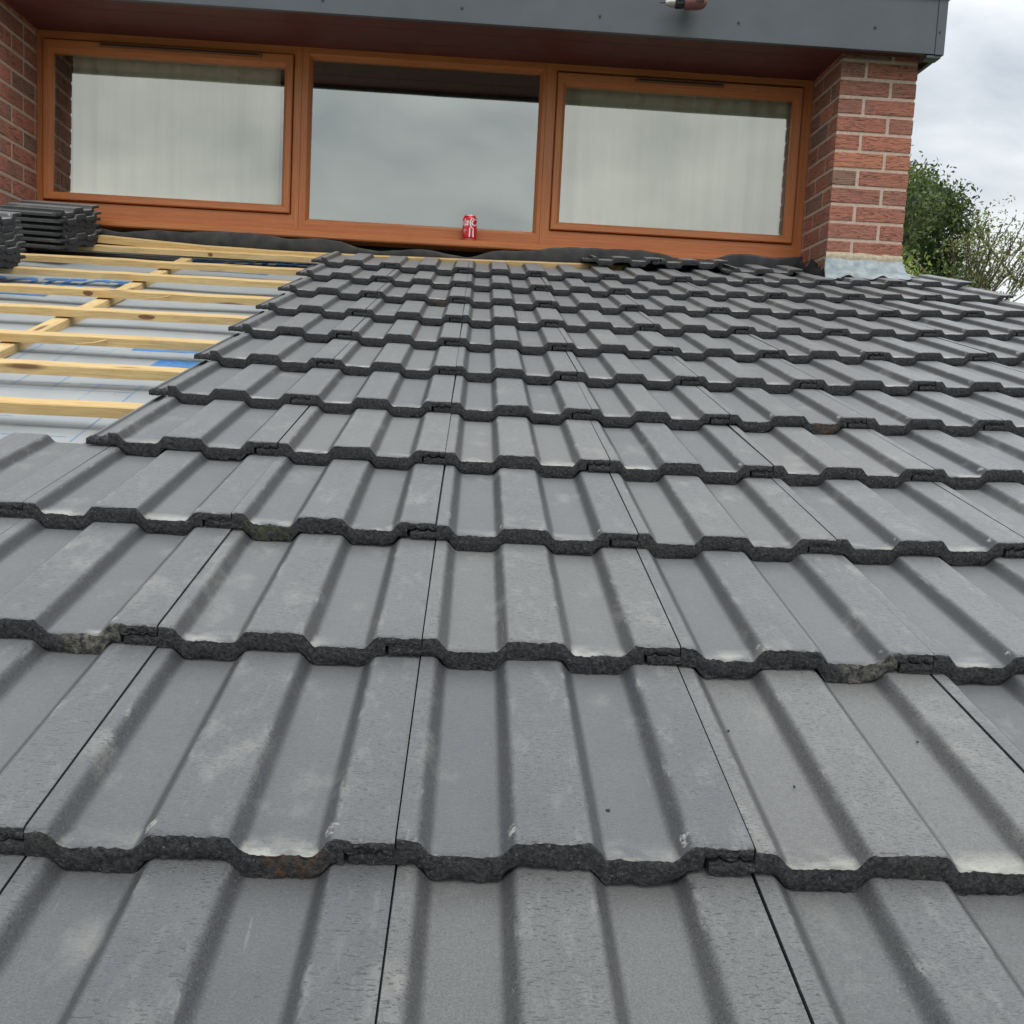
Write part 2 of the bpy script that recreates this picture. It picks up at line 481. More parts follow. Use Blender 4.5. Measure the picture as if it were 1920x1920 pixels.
def make_leaf(name, a, bcol):
    m, t, b = mat(name)
    at = N(t, "ShaderNodeAttribute", attribute_name="leaf_tone")
    c = ramp(t, at.outputs["Fac"], [(0.0, a), (1.0, bcol)])
    t.links.new(c, b.inputs["Base Color"])
    b.inputs["Roughness"].default_value = 0.55
    tl = N(t, "ShaderNodeBsdfTranslucent")
    t.links.new(mixc(t, 0.0, c, c), tl.inputs["Color"])
    ms = N(t, "ShaderNodeMixShader"); ms.inputs[0].default_value = 0.38
    t.links.new(b.outputs[0], ms.inputs[1]); t.links.new(tl.outputs[0], ms.inputs[2])
    t.links.new(ms.outputs[0], t.nodes["Material Output"].inputs[0])
    return m

# ------------------------------------------------------------------ ground
g = MB()
g.add([(-900, -900, -2.8), (900, -900, -2.8), (900, 900, -2.8), (-900, 900, -2.8)], [(0, 1, 2, 3)])
M_GRASS = simple("lawn", (0.055, 0.085, 0.028), 0.9, nscale=0.6, namt=0.4)
tag(g.build("ground", M_GRASS), kind="structure")

# ------------------------------------------------------------------ the house: walls, pier, fascia, window
house = empty("house", (0, 4.3, -2.8), "red brick house with a grey flat roofed dormer and a brown wood effect window", "house")
VERGE = 2.10
def brickwork(name, x0, x1, y0, y1, z0, z1, corner_x, first_header_odd=True):
    """mortar core with single bricks standing 3 mm proud; corner_x is the corner the photo shows"""
    b = MB()
    b.box((x0, y0, z0), (x1, y1, z1), 1)
    tones = [0.0]*6
    n0 = math.floor((z0 - ZP)/0.075); n1 = math.ceil((z1 - ZP)/0.075)
    pr = 0.0035
    def put(a, c):
        k = len(b.f)
        b.box(a, c, 0, 0.0035, None, 0.0007)
        tv = min(1, max(0, rng.gauss(0.48, 0.25)))
        tones.extend([tv]*(len(b.f)-k))
    inner = -1 if corner_x == x0 else 1
    for n in range(n0, n1):
        za, zb = max(z0, ZP + n*0.075 + 0.0068), min(z1, ZP + (n+1)*0.075 - 0.0068)
        if zb - za < 0.012: continue
        head = (n % 2 == 1)
        # front face, laid from the corner
        x = 0.0; L = x1 - x0; first = True
        while x < L - 0.01:
            l = 0.1000 if (first and head) else 0.2125
            first = False
            e = min(x + l, L)
            if L - e < 0.05: e = L
            xa, xb = (x0 + x, x0 + e) if corner_x == x0 else (x1 - e, x1 - x)
            put((xa - (pr if xa == x0 else 0), y0 - pr, za), (xb + (pr if xb == x1 else 0), y0 + 0.06, zb))
            x = e + 0.0145
        # return face
        for cx, sgn in ((corner_x, inner), (x1 if corner_x == x0 else x0, -inner)):
            y = 0.070 if not head else 0.2250
            if not head: y = 0.1125
            L2 = y1 - y0
            start = 0.062
            e0 = 0.1025 if not head else 0.215
            xa, xb = (cx - pr, cx + 0.05) if sgn < 0 else (cx - 0.05, cx + pr)
            put((xa, y0 + start, za), (xb, y0 + e0, zb))
            y = e0 + 0.0145
            while y < L2 - 0.01:
                e = min(y + (0.215 if rng.random() < 0.8 else 0.1025), L2)
                put((xa, y0 + y, za), (xb, y0 + e, zb))
                y = e + 0.0145
    o = b.build(name, [M_BRICK, M_MORTAR], house)
    at = o.data.attributes.new("brick_tone", "FLOAT", "FACE")
    at.data.foreach_set("value", tones)
    return o
ZS = 2.028
pier = brickwork("brick_pier", XP, XP + 0.3275, YP, 4.75, 0.98, ZS + 0.02, XP)
tag(pier, "red brick pier at the right end of the window")
brickwork("brick_wall", -2.75, -1.985, YP, 4.75, 0.80, ZS + 0.02, -1.985)

# cement fillet under the lowest course of the pier
f = MB()
P = []
for i in range(15):
    s = i/14
    x = XP - 0.006 + 0.340*s
    P.append([(x, YP + 0.01, 1.198 + rng.uniform(-.003, .003)), (x, YP - 0.006 + rng.uniform(-.002, .002), 1.194 + rng.uniform(-.004, .004)), (x, YP - 0.012 + rng.uniform(-.003, .003), 1.176 + rng.uniform(-.003, .003)), (x, YP - 0.008, 1.150)])
f.grid(P)
f.build("cement_fillet", M_FLAUNCH, house)

# body of the house below and behind
b = MB()
def prism(xa, xb, v0, v1, zb, w):
    pts = [(v0*math.cos(TH) - w*math.sin(TH), v0*math.sin(TH) + w*math.cos(TH)), (v1*math.cos(TH) - w*math.sin(TH), v1*math.sin(TH) + w*math.cos(TH))]
    vs = []
    for x in (xa, xb):
        vs += [(x, pts[0][0], zb), (x, pts[0][0], pts[0][1]), (x, pts[1][0], pts[1][1]), (x, pts[1][0], zb)]
    b.add(vs, [(0, 1, 2, 3), (4, 7, 6, 5), (0, 4, 5, 1), (1, 5, 6, 2), (2, 6, 7, 3), (3, 7, 4, 0)])
prism(-6.0, 2.02, -0.75, 4.62, -2.8, -0.21)
b.build("lower_wall", simple("lower_brick", (0.24, 0.085, 0.06), 0.9, nscale=14, namt=0.3), house)
d = MB()
d.box((-1.98, 4.36, 0.95), (1.55, 4.42, 1.20))                        # wall under the sill, coloured black to paint in the gap's shade
d.build("under_sill_wall", M_BLACK, house)
d = MB()
d.box((-2.7, 8.0, -2.8), (XP + 0.30, 8.1, ZS)); d.box((-2.72, 4.7, 0.9), (-2.62, 8.0, ZS)); d.box((XP + 0.20, 4.75, 0.9), (XP + 0.32, 8.0, ZS))
d.box((-2.62, 4.43, 1.02), (XP + 0.20, 8.0, 1.08))
d.build("room_shell", M_ROOM, house)

# flat roof, fascia, soffit
YF = 3.82
ZF, ZFT = 2.009, 2.232
XF0, XF1 = -3.2, 1.945
r = MB(); r.box((XF0, YF + 0.024, ZS + 0.012), (XF1 - 0.02, 8.3, ZFT + 0.004)); r.build("flat_roof", M_FELT, house)
fa = MB()
fa.box((XF0, YF, ZF), (XF1 - 0.040, YF + 0.022, ZFT), 0, 0.002)
fa.box((XF1 - 0.0388, YF - 0.0025, ZF - 0.002), (XF1, YF + 0.022, ZFT), 0, 0.002)
fa.box((XF1 - 0.018, YF + 0.0225, ZF - 0.002), (XF1, 8.3, ZFT), 0, 0.002)
fa.box((XF1 - 0.070, YF + 0.004, ZF - 0.014), (XF1 - 0.010, YF + 0.06, ZF - 0.0025), 0, 0.002)
fascia = fa.build("fascia", M_FASCIA, house)
tr = MB()
tr.box((XF0, YF - 0.012, ZFT + 0.0005), (XF1 + 0.012, YF + 0.09, ZFT + 0.027), 0, 0.003)
tr.box((XF1 - 0.07, YF + 0.0905, ZFT + 0.0005), (XF1 + 0.012, 8.3, ZFT + 0.027), 0, 0.003)
tr.build("roof_edge_trim", M_TRIM, house)
so = MB()
for k, (ya, yb) in enumerate(((YF + 0.024, 3.99), (3.994, 4.16), (4.164, 4.42))):
    so.box((XF0, ya, ZS - 0.001), (XF1 - 0.02, yb, ZS + 0.0105), 0, 0.0015)
so.build("soffit", M_SOFFIT, house)
for x, z in ((-1.793, 2.050), (-1.221, 2.054), (-0.642, 2.059), (-0.075, 2.065), (0.493, 2.070), (1.07, 2.082), (1.645, 2.10), (1.919, 2.097)):
    s_ = MB(); s_.tube([(x, YF - 0.004, z), (x, YF + 0.003, z)], [0.0052, 0.0062], 10)
    sc = s_.build("screw", M_SCREW, fascia)

# window unit
def rect(x0, x1, z0, z1, y): return [(x0, y, z0), (x1, y, z0), (x1, y, z1), (x0, y, z1)]
def ring(mb, loops):
    """mitred frame: successive rectangles joined by four strips; long strips keep their own grain"""
    for A, B in zip(loops[:-1], loops[1:]):
        for i in range(4):
            j = (i+1) % 4
            mb.add([A[i], A[j], B[j], B[i]], [(0, 1, 2, 3)], 0 if i % 2 == 0 else 1)
win = empty("window", (0, YW, 1.2))
win.parent = house
win.matrix_parent_inverse = house.matrix_basis.inverted()
win["label"] = "three light wood effect window unit"
fr = MB()
ZB, ZT = 1.2045, ZS - 0.002
def light(x0, x1, ix0, ix1, iz0, iz1, deep):
    ring(fr, [rect(x0, x1, ZB, ZT, YW + 0.06), rect(x0, x1, ZB, ZT, YW + 0.002), rect(x0 + .0015, x1 - .0015, ZB, ZT, YW), rect(ix0 - .004, ix1 + .004, iz0 - .004, iz1 + .004, YW), rect(ix0, ix1, iz0, iz1, YW + 0.003), rect(ix0 + deep, ix1 - deep, iz0 + deep, iz1 - deep, YW + 0.024), rect(ix0 + deep, ix1 - deep, iz0 + deep, iz1 - deep, YW + 0.06)])
light(-1.988, -0.800, -1.956, -0.836, 1.283, 1.992, 0.002)
light(-0.800, 0.316, -0.769, 0.297, 1.259, 1.995, 0.013)
light(0.316, 1.5585, 0.361, 1.508, 1.279, 1.998, 0.002)
frame = fr.build("frame", [M_OAKX, M_OAKZ], win, normals=False)
bm = bmesh.new(); bm.from_mesh(frame.data); bmesh.ops.recalc_face_normals(bm, faces=bm.faces); bm.to_mesh(frame.data); bm.free()
def sash(x0, x1, z0, z1, top):
    q = MB()
    gp = 0.0035
    x0 += gp; x1 -= gp; z0 += gp; z1 -= gp
    iw = 0.040
    ring(q, [rect(x0, x1, z0, z1, YW + 0.03), rect(x0, x1, z0, z1, YW - 0.009), rect(x0 + .004, x1 - .004, z0 + .004, z1 - .004, YW - 0.0135),
             rect(x0 + .026, x1 - .026, z0 + .024, z1 - top + .016, YW - 0.0125), rect(x0 + iw, x1 - iw, z0 + .037, z1 - top, YW + 0.004), rect(x0 + iw, x1 - iw, z0 + .037, z1 - top, YW + 0.03)])
    o = q.build("casement", [M_OAKX, M_OAKZ], win)
    gq = MB()
    gy = YW + 0.008
    tl = -0.010
    gq.add([(x0 + iw - .004, gy, z0 + .033), (x1 - iw + .004, gy, z0 + .033), (x1 - iw + .004, gy - tl, z1 - top + .004), (x0 + iw - .004, gy - tl, z1 - top + .004)], [(0, 1, 2, 3)])
    gq.build("glass", M_GLASS, win)
sash(-1.956, -0.836, 1.283, 1.990, 0.055)
sash(0.361, 1.508, 1.279, 1.990, 0.055)
gq = MB()
gq.add([(-0.76, YW + 0.030, 1.266), (0.288, YW + 0.030, 1.266), (0.288, YW + 0.034, 1.988), (-0.76, YW + 0.034, 1.988)], [(0, 1, 2, 3)])
gq.build("glass", M_GLASSC, win)
for xa, xb in ((-1.70, -0.98), (0.72, 1.13)):
    v = MB(); v.box((xa, YW - 0.026, 1.963), (xb, YW - 0.0142, 1.981), 0, 0.003); v.box((xa + 0.01, YW - 0.0268, 1.969), (xb - 0.01, YW - 0.0255, 1.975), 1)
    v.build("trickle_vent", [simple("vent_brown", (0.19, 0.066, 0.028), 0.5), M_BLACK], win)
si = MB()
SY = 4.207
vs = []
prof = [(YW + 0.05, 1.204), (YW - 0.0005, 1.204), (SY + 0.006, 1.2015), (SY, 1.196), (SY, 1.176), (SY + 0.004, 1.170), (YW + 0.05, 1.168)]
si.grid([[(x, y, z) for y, z in prof] for x in (-1.984, -1.0, 0.0, 1.0, 1.552)], 0, False)
for x in (-1.984, 1.552): si.add([(x, y, z) for y, z in prof], [tuple(range(len(prof)))])
si.build("sill", M_OAKX, win)

# lead dressed over the foot of the pier
le = MB()
def surf(u, y):                                   # top of the tiles under the lead, at distance y
    k = 11
    v = (y/math.cos(TH))
    x = (u % 0.15)/0.15
    ridge = 1.0 if (x < 0.13 or x > 0.64) else 0.0
    return ridge
P = []
nseg = 46
for i in range(nseg + 1):
    s = i/nseg
    x = XP - 0.012 + 0.345*s
    xl = XP - 0.035 + 0.375*s
    r_ = 0.5 + 0.5*math.cos((xl/0.15)*2*math.pi - 5.1)
    base = rp(xl, 3.93, -0.012)
    low = Vector((xl, YP - 0.105 + 0.006*math.sin(s*19), base.z + 0.014*r_ + 0.007 + 0.004*math.sin(s*31)))
    mid = Vector((x*0.6 + xl*0.4, YP - 0.050, low.z*0.45 + 1.163*0.55 - 0.006 + 0.003*math.sin(s*23)))
    P.append([Vector((x, YP - 0.0145, 1.166 + 0.003*math.sin(s*14))), Vector((x, YP - 0.018, 1.158)), mid, low, low + Vector((0, -0.004, -0.002))])
le.grid(P)
Q = [[Vector((XP + 0.333, YP - 0.0145 + t, 1.166 + 0.02*t)), Vector((XP + 0.340, YP - 0.05 + t, rp(XP + .34, 3.95 + t, 0.0).z + 0.02)), Vector((XP + 0.385, YP - 0.09 + t, rp(XP + .385, 3.93 + t, 0.006).z))] for t in (0.0, 0.1, 0.2, 0.3)]
le.grid(Q)
lead_old = le.build("pier_flashing", M_LEADOLD, house)
sol = lead_old.modifiers.new("thickness", "SOLIDIFY"); sol.thickness = 0.003; sol.offset = 0

# ------------------------------------------------------------------ net curtains
def curtain(x0, x1, z0, z1, seed, label):
    q = MB(); rr = random.Random(seed)
    P = []
    n = 120
    ph = rr.uniform(0, 6)
    for i in range(n+1):
        x = x0 + (x1-x0)*i/n
        yy = YW + 0.085 + 0.008*math.sin(x*34 + ph + 1.2*math.sin(x*7)) + 0.008*math.sin(x*71 + 2)
        P.append([(x, yy, z0), (x + 0.006*math.sin(x*20), yy + 0.004, (z0+z1)/2), (x, yy, z1)])
    q.grid(P)
    tag(q.build("net_curtain", M_CURT), label, "curtain", "net curtains behind the window")
curtain(-1.86, -0.915, 1.20, 2.03, 1, "pale net curtain behind the left casement beside the stacked tiles")
curtain(0.34, 1.53, 1.20, 2.03, 2, "pale streaked net curtain behind the right casement beside the brick pier")

# ------------------------------------------------------------------ membrane, counter batten, battens
mb = MB()
W_MEM = -0.119
us = [-4.2 + i*(2.02 + 4.2)/70 for i in range(71)]
vs_ = [-0.7 + i*(4.50 + 0.7)/44 for i in range(45)]
mb.grid([[rp(u, v, W_MEM + 0.004*math.sin(u*7 + v*3)*math.sin(v*9) - 0.002) for v in vs_] for u in us])
memb = mb.build("roofing_membrane", M_MEMB)
tag(memb, "pale grey roofing membrane with blue print showing between the bare battens", "membrane")
# grid lines and blocks of print, 1 mm above the sheet
def patch(q, u0, u1, v0, v1, n=6, h=0.0065):
    q.grid([[rp(u0 + (u1-u0)*i/n, v0 + (v1-v0)*j/2, W_MEM + 0.004*math.sin((u0 + (u1-u0)*i/n)*7 + (v0 + (v1-v0)*j/2)*3)*math.sin((v0 + (v1-v0)*j/2)*9) - 0.002 + 0.0012) for j in range(3)] for i in range(n+1)])
q = MB()
for v in [1.73 + 0.062*k for k in range(14)]:
    if rng.random() < 0.75:
        for s in range(6):
            if rng.random() < 0.8:
                u = -1.75 + s*0.2; patch(q, u, u + rng.uniform(0.12, 0.2), v, v + 0.0022, 4)
for u in [-1.62 + 0.103*k for k in range(11)]:
    patch(q, u, u + 0.0020, 1.70, 2.58, 2)
q.build("printed_grid", M_PALEBLUE, memb, normals=False)
q = MB(); patch(q, -0.840, -0.60, 2.377, 2.470); q.build("blue_print_block", M_BLUE, memb, normals=False)
q = MB(); patch(q, -0.955, -0.62, 2.575, 2.67); q.build("blue_print_block", M_BLUE, memb, normals=False)
q = MB(); patch(q, -1.95, -1.50, 3.305, 3.385); q.build("blue_print_block", M_BLUE, memb, normals=False)
q = MB(); patch(q, -1.15, -0.86, 4.04, 4.09); q.build("blue_print_block", M_BLUE, memb, normals=False)
def lettering(text, u0, v0, size, stretch=1.0):
    cu = bpy.data.curves.new("lettering", "FONT"); cu.body = text; cu.size = size; cu.resolution_u = 3; cu.offset = 0.006
    to = bpy.data.objects.new("lettering", cu); COL.objects.link(to)
    bpy.context.view_layer.update()
    me = bpy.data.meshes.new_from_object(to.evaluated_get(bpy.context.evaluated_depsgraph_get()))
    bpy.data.objects.remove(to)
    for v in me.vertices:
        u, vv = u0 + v.co.x*stretch, v0 + v.co.y
        v.co = rp(u, vv, W_MEM + 0.004*math.sin(u*7 + vv*3)*math.sin(vv*9) - 0.002 + 0.002)
    me.materials.clear(); me.materials.append(M_BLUE)
    o = bpy.data.objects.new("printed_lettering", me); link(o); o.parent = memb
    return o
lettering("PROTECT", -1.93, 3.475, 0.31, 0.47)
lettering("PROTECT", -1.26, 4.27, 0.16, 0.92)

def bar(name, pts, ed, en, width, thick, label, cat, group=None, matl=M_PINE, seed=0):
    """a sawn batten laid along pts (its top-front edge); local x runs along it"""
    rr = random.Random(seed)
    p0, p1 = pts[0], pts[-1]
    ex = (p1 - p0).normalized()
    M = Matrix((ex, ed, en)).transposed().to_4x4(); M.translation = p0
    Mi = M.inverted()
    q = MB()
    rows = []
    ch = 0.0022
    for p in pts:
        l = Mi @ p
        a, c = rr.uniform(-.0012, .0012), rr.uniform(-.0012, .0012)
        prof = [(0, -ch + c), (ch, c), (width - ch, c), (width, -ch + c), (width + a, -thick), (a, -thick)]
        rows.append([(l.x, l.y + py + a, l.z + pz) for py, pz in prof] + [(l.x, l.y + a, l.z - ch + c)])
    q.grid(rows, 0, False)
    q.add(rows[0][:6], [tuple(range(6))]); q.add(rows[-1][:6], [tuple(range(5, -1, -1))])
    o = q.build(name, matl)
    o.matrix_world = M
    return tag(o, label, cat, group)
def along(ua, ub, v, w, n=22): return [rp(ua + (ub-ua)*i/n, v, w) for i in range(n+1)]
ordn = ["first", "second", "third", "fourth", "fifth", "sixth", "seventh", "eighth", "ninth", "tenth", "eleventh", "twelfth", "thirteenth"]
W_B = -0.066
bat_label = {4: "sawn pine batten nearest the camera, lowest of the bare battens",
             5: "sawn pine batten just above the blue printed patch, second bare batten up",
             6: "sawn pine batten with a raised splinter, third bare batten up",
             7: "sawn pine batten with a brown smudge, fourth bare batten up",
             8: "sawn pine batten with a big square knot, fifth bare batten up",
             9: "sawn pine batten ending at the front tile stack, sixth bare batten up",
             10: "sawn pine batten passing under the rear tile stack's near edge",
             11: "sawn pine batten with small knots, second down from the window sill"}
VB = {}
for k in range(3, 12):
    meas = {4: 4.06, 5: 5.03, 6: 6.01, 7: 7.10, 8: 8.11, 9: 9.165, 10: 10.09, 11: 11.11}.get(k, k + 0.1)
    v = GA*meas + 0.356
    VB[k] = v
    ua, ub = (-2.6, -0.42) if k > 3 else (-2.6, -1.02)
    if k > 3:
        bar("roof_batten", along(ua, ub, v, W_B), ES, EN, 0.044, 0.025, bat_label[k], "batten", "sawn roof battens", seed=k)
TB = [(-2.5, 1.135), (-1.66, 1.126), (-1.23, 1.106), (-0.9, 1.101), (-0.455, 1.102), (0.0, 1.108), (0.5, 1.118), (0.72, 1.121)]
bar("roof_batten", [Vector((x, 4.130, np.interp(x, [a[0] for a in TB], [a[1] for a in TB]) - 0.012)) for x in np.linspace(-2.5, 0.72, 23)], ES, EN, 0.036, 0.030, "pine batten right under the window sill, topmost batten, running behind the tile heads", "batten", "sawn roof battens", seed=77)
bar("counter_batten", [rp(-1.230 - 0.010*i/12, 0.9 + 3.36*i/12, W_B - 0.0265) for i in range(13)], Vector((-1, 0, 0)), EN, 0.048, 0.025, "pine counter batten running up the slope beneath the cross battens", "batten", seed=5)
# knots: worn discs of dark wood let into the battens as parts
def knot(k, u, r, hgt):
    q = MB(); c = rp(u, VB[k], W_B)
    for i in range(1):
        n = 14
        vs2 = [c + Vector((1, 0, 0))*(r*math.cos(a)*(1 + .1*math.sin(3*a))) + EN*(-0.0125 + hgt*math.sin(a)) - ES*0.0018 for a in [2*math.pi*j/n for j in range(n)]]
        q.add(vs2, [tuple(range(n))])
    o = q.build("knot", simple("pine_knot", (0.20, 0.085, 0.035), 0.7, nscale=90, namt=0.4))
    for ob in COL.objects:
        if ob.get("label") == bat_label[k]:
            mwi = o.matrix_world.copy(); o.parent = ob; o.matrix_parent_inverse = ob.matrix_world.inverted()
knot(8, -1.30, 0.017, 0.0085); knot(7, -0.99, 0.026, 0.007); knot(11, -1.15, 0.011, 0.008)
def splinter(k, u):
    a = rp(u, VB[k], W_B) - ES*0.002
    q = MB(); q.tube([a + EN*-0.006, a + Vector((-0.03, -0.012, -0.016)), a + Vector((-0.075, -0.02, -0.020))], [0.0025, 0.002, 0.0006], 5)
    o = q.build("splinter", M_PINE)
    for ob in COL.objects:
        if ob.get("label") == bat_label[k]:
            o.parent = ob; o.matrix_parent_inverse = ob.matrix_world.inverted()
splinter(8, -1.02); splinter(6, -0.98)

# ------------------------------------------------------------------ roof tiles
def vnoise(shape, cell, seed):
    """smooth value noise on a grid"""
    r_ = np.random.default_rng(seed)
    h, w = shape
    gh, gw = int(h/cell[0]) + 3, int(w/cell[1]) + 3
    G = r_.uniform(-1, 1, (gh, gw))
    yi, xi = np.arange(h)/cell[0], np.arange(w)/cell[1]
    y0, x0 = yi.astype(int), xi.astype(int)
    fy, fx = (yi - y0)[:, None], (xi - x0)[None, :]
    fy, fx = fy*fy*(3-2*fy), fx*fx*(3-2*fx)
    a, b_, c, d_ = G[y0][:, x0], G[y0][:, x0+1], G[y0+1][:, x0], G[y0+1][:, x0+1]
    return (a*(1-fx)+b_*fx)*(1-fy) + (c*(1-fx)+d_*fx)*fy
XS0 = np.append(np.arange(-39.0, 297.0, 1.5), 298.3)
def prof_top():
    px = [-200, 0, 17, 29, 86, 98, 163, 175, 233, 246, 400]
    pz = [0, 0, 0, -14.5, -14.5, 0, 0, -14.5, -14.5, 0, 0]
    xs = np.arange(-100, 400, 0.5)
    z = np.interp(xs, px, pz)
    def sm(z, s):
        k = np.exp(-0.5*(np.arange(-40, 41)*0.5/s)**2); k /= k.sum()
        return np.convolve(np.pad(z, 40, mode="edge"), k, "valid")
    return xs, sm(z, 1.6), sm(z, 3.0)
PX, PSH, PSO = prof_top()
DROP = 0.0265
TH_T = 24.0
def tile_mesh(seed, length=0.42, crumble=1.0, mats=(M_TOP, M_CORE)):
    r_ = np.random.default_rng(seed)
    xs = np.concatenate([XS0[XS0 < 0], [-0.02, 0.02], XS0[XS0 > 0.1]])
    xs = np.sort(np.concatenate([xs, [257.0, 257.04]]))
    xs = np.unique(xs)
    nx = len(xs)
    sharp, soft = np.interp(xs, PX, PSH), np.interp(xs, PX, PSO)
    ys = [0.0, 0.0010, 0.0024, 0.005, 0.011, 0.022, 0.042, 0.09, 0.2, 0.3, 0.42]
    ys = [y for y in ys if y < length - 0.005] + [length]
    under = xs < 0
    over = xs > 257.02
    ribs = 3.2*np.exp(-((xs+30)/2.6)**2) + 3.2*np.exp(-((xs+13)/2.6)**2)
    NN = 9
    # noise fields on the nose
    nz1 = vnoise((NN, nx), (2.5, 3.0), seed) ; nz2 = vnoise((NN, nx), (5, 16), seed+1); nz3 = r_.uniform(-1, 1, (NN, nx))
    edge_t = vnoise((1, nx), (1, 2.2), seed+2)[0]*0.5 + vnoise((1, nx), (1, 9), seed+3)[0]*0.7
    edge_b = vnoise((1, nx), (1, 2.5), seed+4)[0]*0.7 + vnoise((1, nx), (1, 12), seed+5)[0]*0.9
    # bites out of the lower lip
    bite = np.zeros(nx)
    for _ in range(r_.integers(1, 4)):
        c, wd, dp = r_.uniform(0, 300), r_.uniform(5, 16), r_.uniform(1.2, 3.2)
        bite += dp*np.exp(-((xs-c)/wd)**2)
    def top_at(y):
        s_ = min(1, max(0, y/0.05)); s_ = s_*s_*(3-2*s_)
        z = sharp*(1-s_) + soft*s_
        z = np.where(under, -13.4 + ribs, z)
        roll = 1.6*math.exp(-y/0.0016)
        z = z - np.where(under, 0.0, roll) + np.where(under, 0.3, 1.0)*edge_t*0.9*crumble*math.exp(-y/0.002)
        return z
    xo = xs - 300.0
    oribs = 3.2*np.exp(-((xo+30)/2.8)**2) + 3.2*np.exp(-((xo+13)/2.8)**2)
    btm_n = np.where(under, -TH_T, np.where(over, -12.3 + oribs, 0.5*(sharp+soft) - TH_T))
    btm_n = np.where((xs > 255.9) & (xs < 257.02), 0.5*(sharp+soft) - TH_T, btm_n)
    def bot_at(y):
        z = btm_n + np.where(over, 0.25, 1.0)*(edge_b*0.8*crumble + bite*0.8)*math.exp(-y/0.006)
        return z
    cols = []
    for y in reversed(ys):
        cols.append((np.full(nx, y) , top_at(y)))
    zt, zb = top_at(0), bot_at(0)
    nose = []
    for i in range(1, NN-1):
        s_ = i/(NN-1)
        bul = -1.3*math.sin(math.pi*s_)
        yn = (bul + (nz1[i]*0.65 + nz2[i]*0.45 + nz3[i]*0.36)*crumble)*0.001
        nose.append((yn, zt*(1-s_) + zb*s_))
    cols[-1] = (cols[-1][0] + edge_t*0.0008*crumble, cols[-1][1])
    nt_ = len(cols)
    cols += nose
    nb0 = len(cols)
    for y in ys:
        cols.append((np.full(nx, y) + (edge_b*0.0010*crumble if y == 0 else 0), bot_at(y)))
    nq = len(cols)
    V = np.zeros((nx, nq, 3))
    for qi, (yy, zz) in enumerate(cols):
        V[:, qi, 0] = xs*0.001; V[:, qi, 1] = yy; V[:, qi, 2] = zz*0.001
    verts = V.reshape(-1, 3)
    faces, mi, smo = [], [], []
    for i in range(nx-1):
        for qi in range(nq-1):
            faces.append((i*nq+qi, (i+1)*nq+qi, (i+1)*nq+qi+1, i*nq+qi+1))
            istop = qi < nt_-1
            mi.append(0 if istop and not (xs[i] < -0.5 and cols[qi+1][0][0] < 0.02) else 1); smo.append(istop and qi < nt_-2)
        faces.append((i*nq+nq-1, (i+1)*nq+nq-1, (i+1)*nq, i*nq)); mi.append(1); smo.append(False)
    m2 = len(ys)
    for i, flip in ((0, True), (nx-1, False)):
        for a in range(m2-1):
            A, B_ = a, a+1
            C_, D_ = nq-1-(a+1), nq-1-a
            f4 = (i*nq+A, i*nq+B_, i*nq+C_, i*nq+D_)
            faces.append(f4 if flip else f4[::-1]); mi.append(0 if A < m2-4 else 1); smo.append(False)
        loop = tuple(i*nq+qi for qi in range(nt_-1, nb0+1))
        faces.append(loop if flip else loop[::-1]); mi.append(1); smo.append(False)
    me = bpy.data.meshes.new("roof_tile")
    me.from_pydata([tuple(v) for v in verts], [], faces)
    for m in mats: me.materials.append(m)
    me.polygons.foreach_set("material_index", mi)
    me.polygons.foreach_set("use_smooth", smo)
    me.update()
    bm = bmesh.new(); bm.from_mesh(me); bmesh.ops.recalc_face_normals(bm, faces=bm.faces); bm.to_mesh(me); bm.free()
    me.set_sharp_from_angle(angle=math.radians(42))
    return me
MESHES = [tile_mesh(10*s_+3) for s_ in range(8)]
MESH_ROUGH = [tile_mesh(500+10*s_, crumble=1.15) for s_ in range(6)]
SPECIAL = {}
def frame_of(u, v, length=0.42):
    ex = (rp(u + 0.3, v) - rp(u, v)).normalized()
    ey = ((rp(u, v + GA) - EN*DROP) - rp(u, v)).normalized()
    ez = ex.cross(ey).normalized()
    ey = ez.cross(ex)
    M = Matrix((ex, ey, ez)).transposed().to_4x4()
    return M
def in_view(P):
    c = Vector((rx.dot(P - mw.translation), ry.dot(P - mw.translation), rz.dot(P - mw.translation)))
    if c.z < 0.05: return None
    return 960 + 1862*c.x/c.z, 960 + 1862*c.y/c.z
def first_joint(k):
    return -2 if k >= 4 else -99
course_name = {0: "in the bottom course"}
for k in range(1, 12):
    course_name[k] = "in the " + ordn[k] + " course from the bottom"
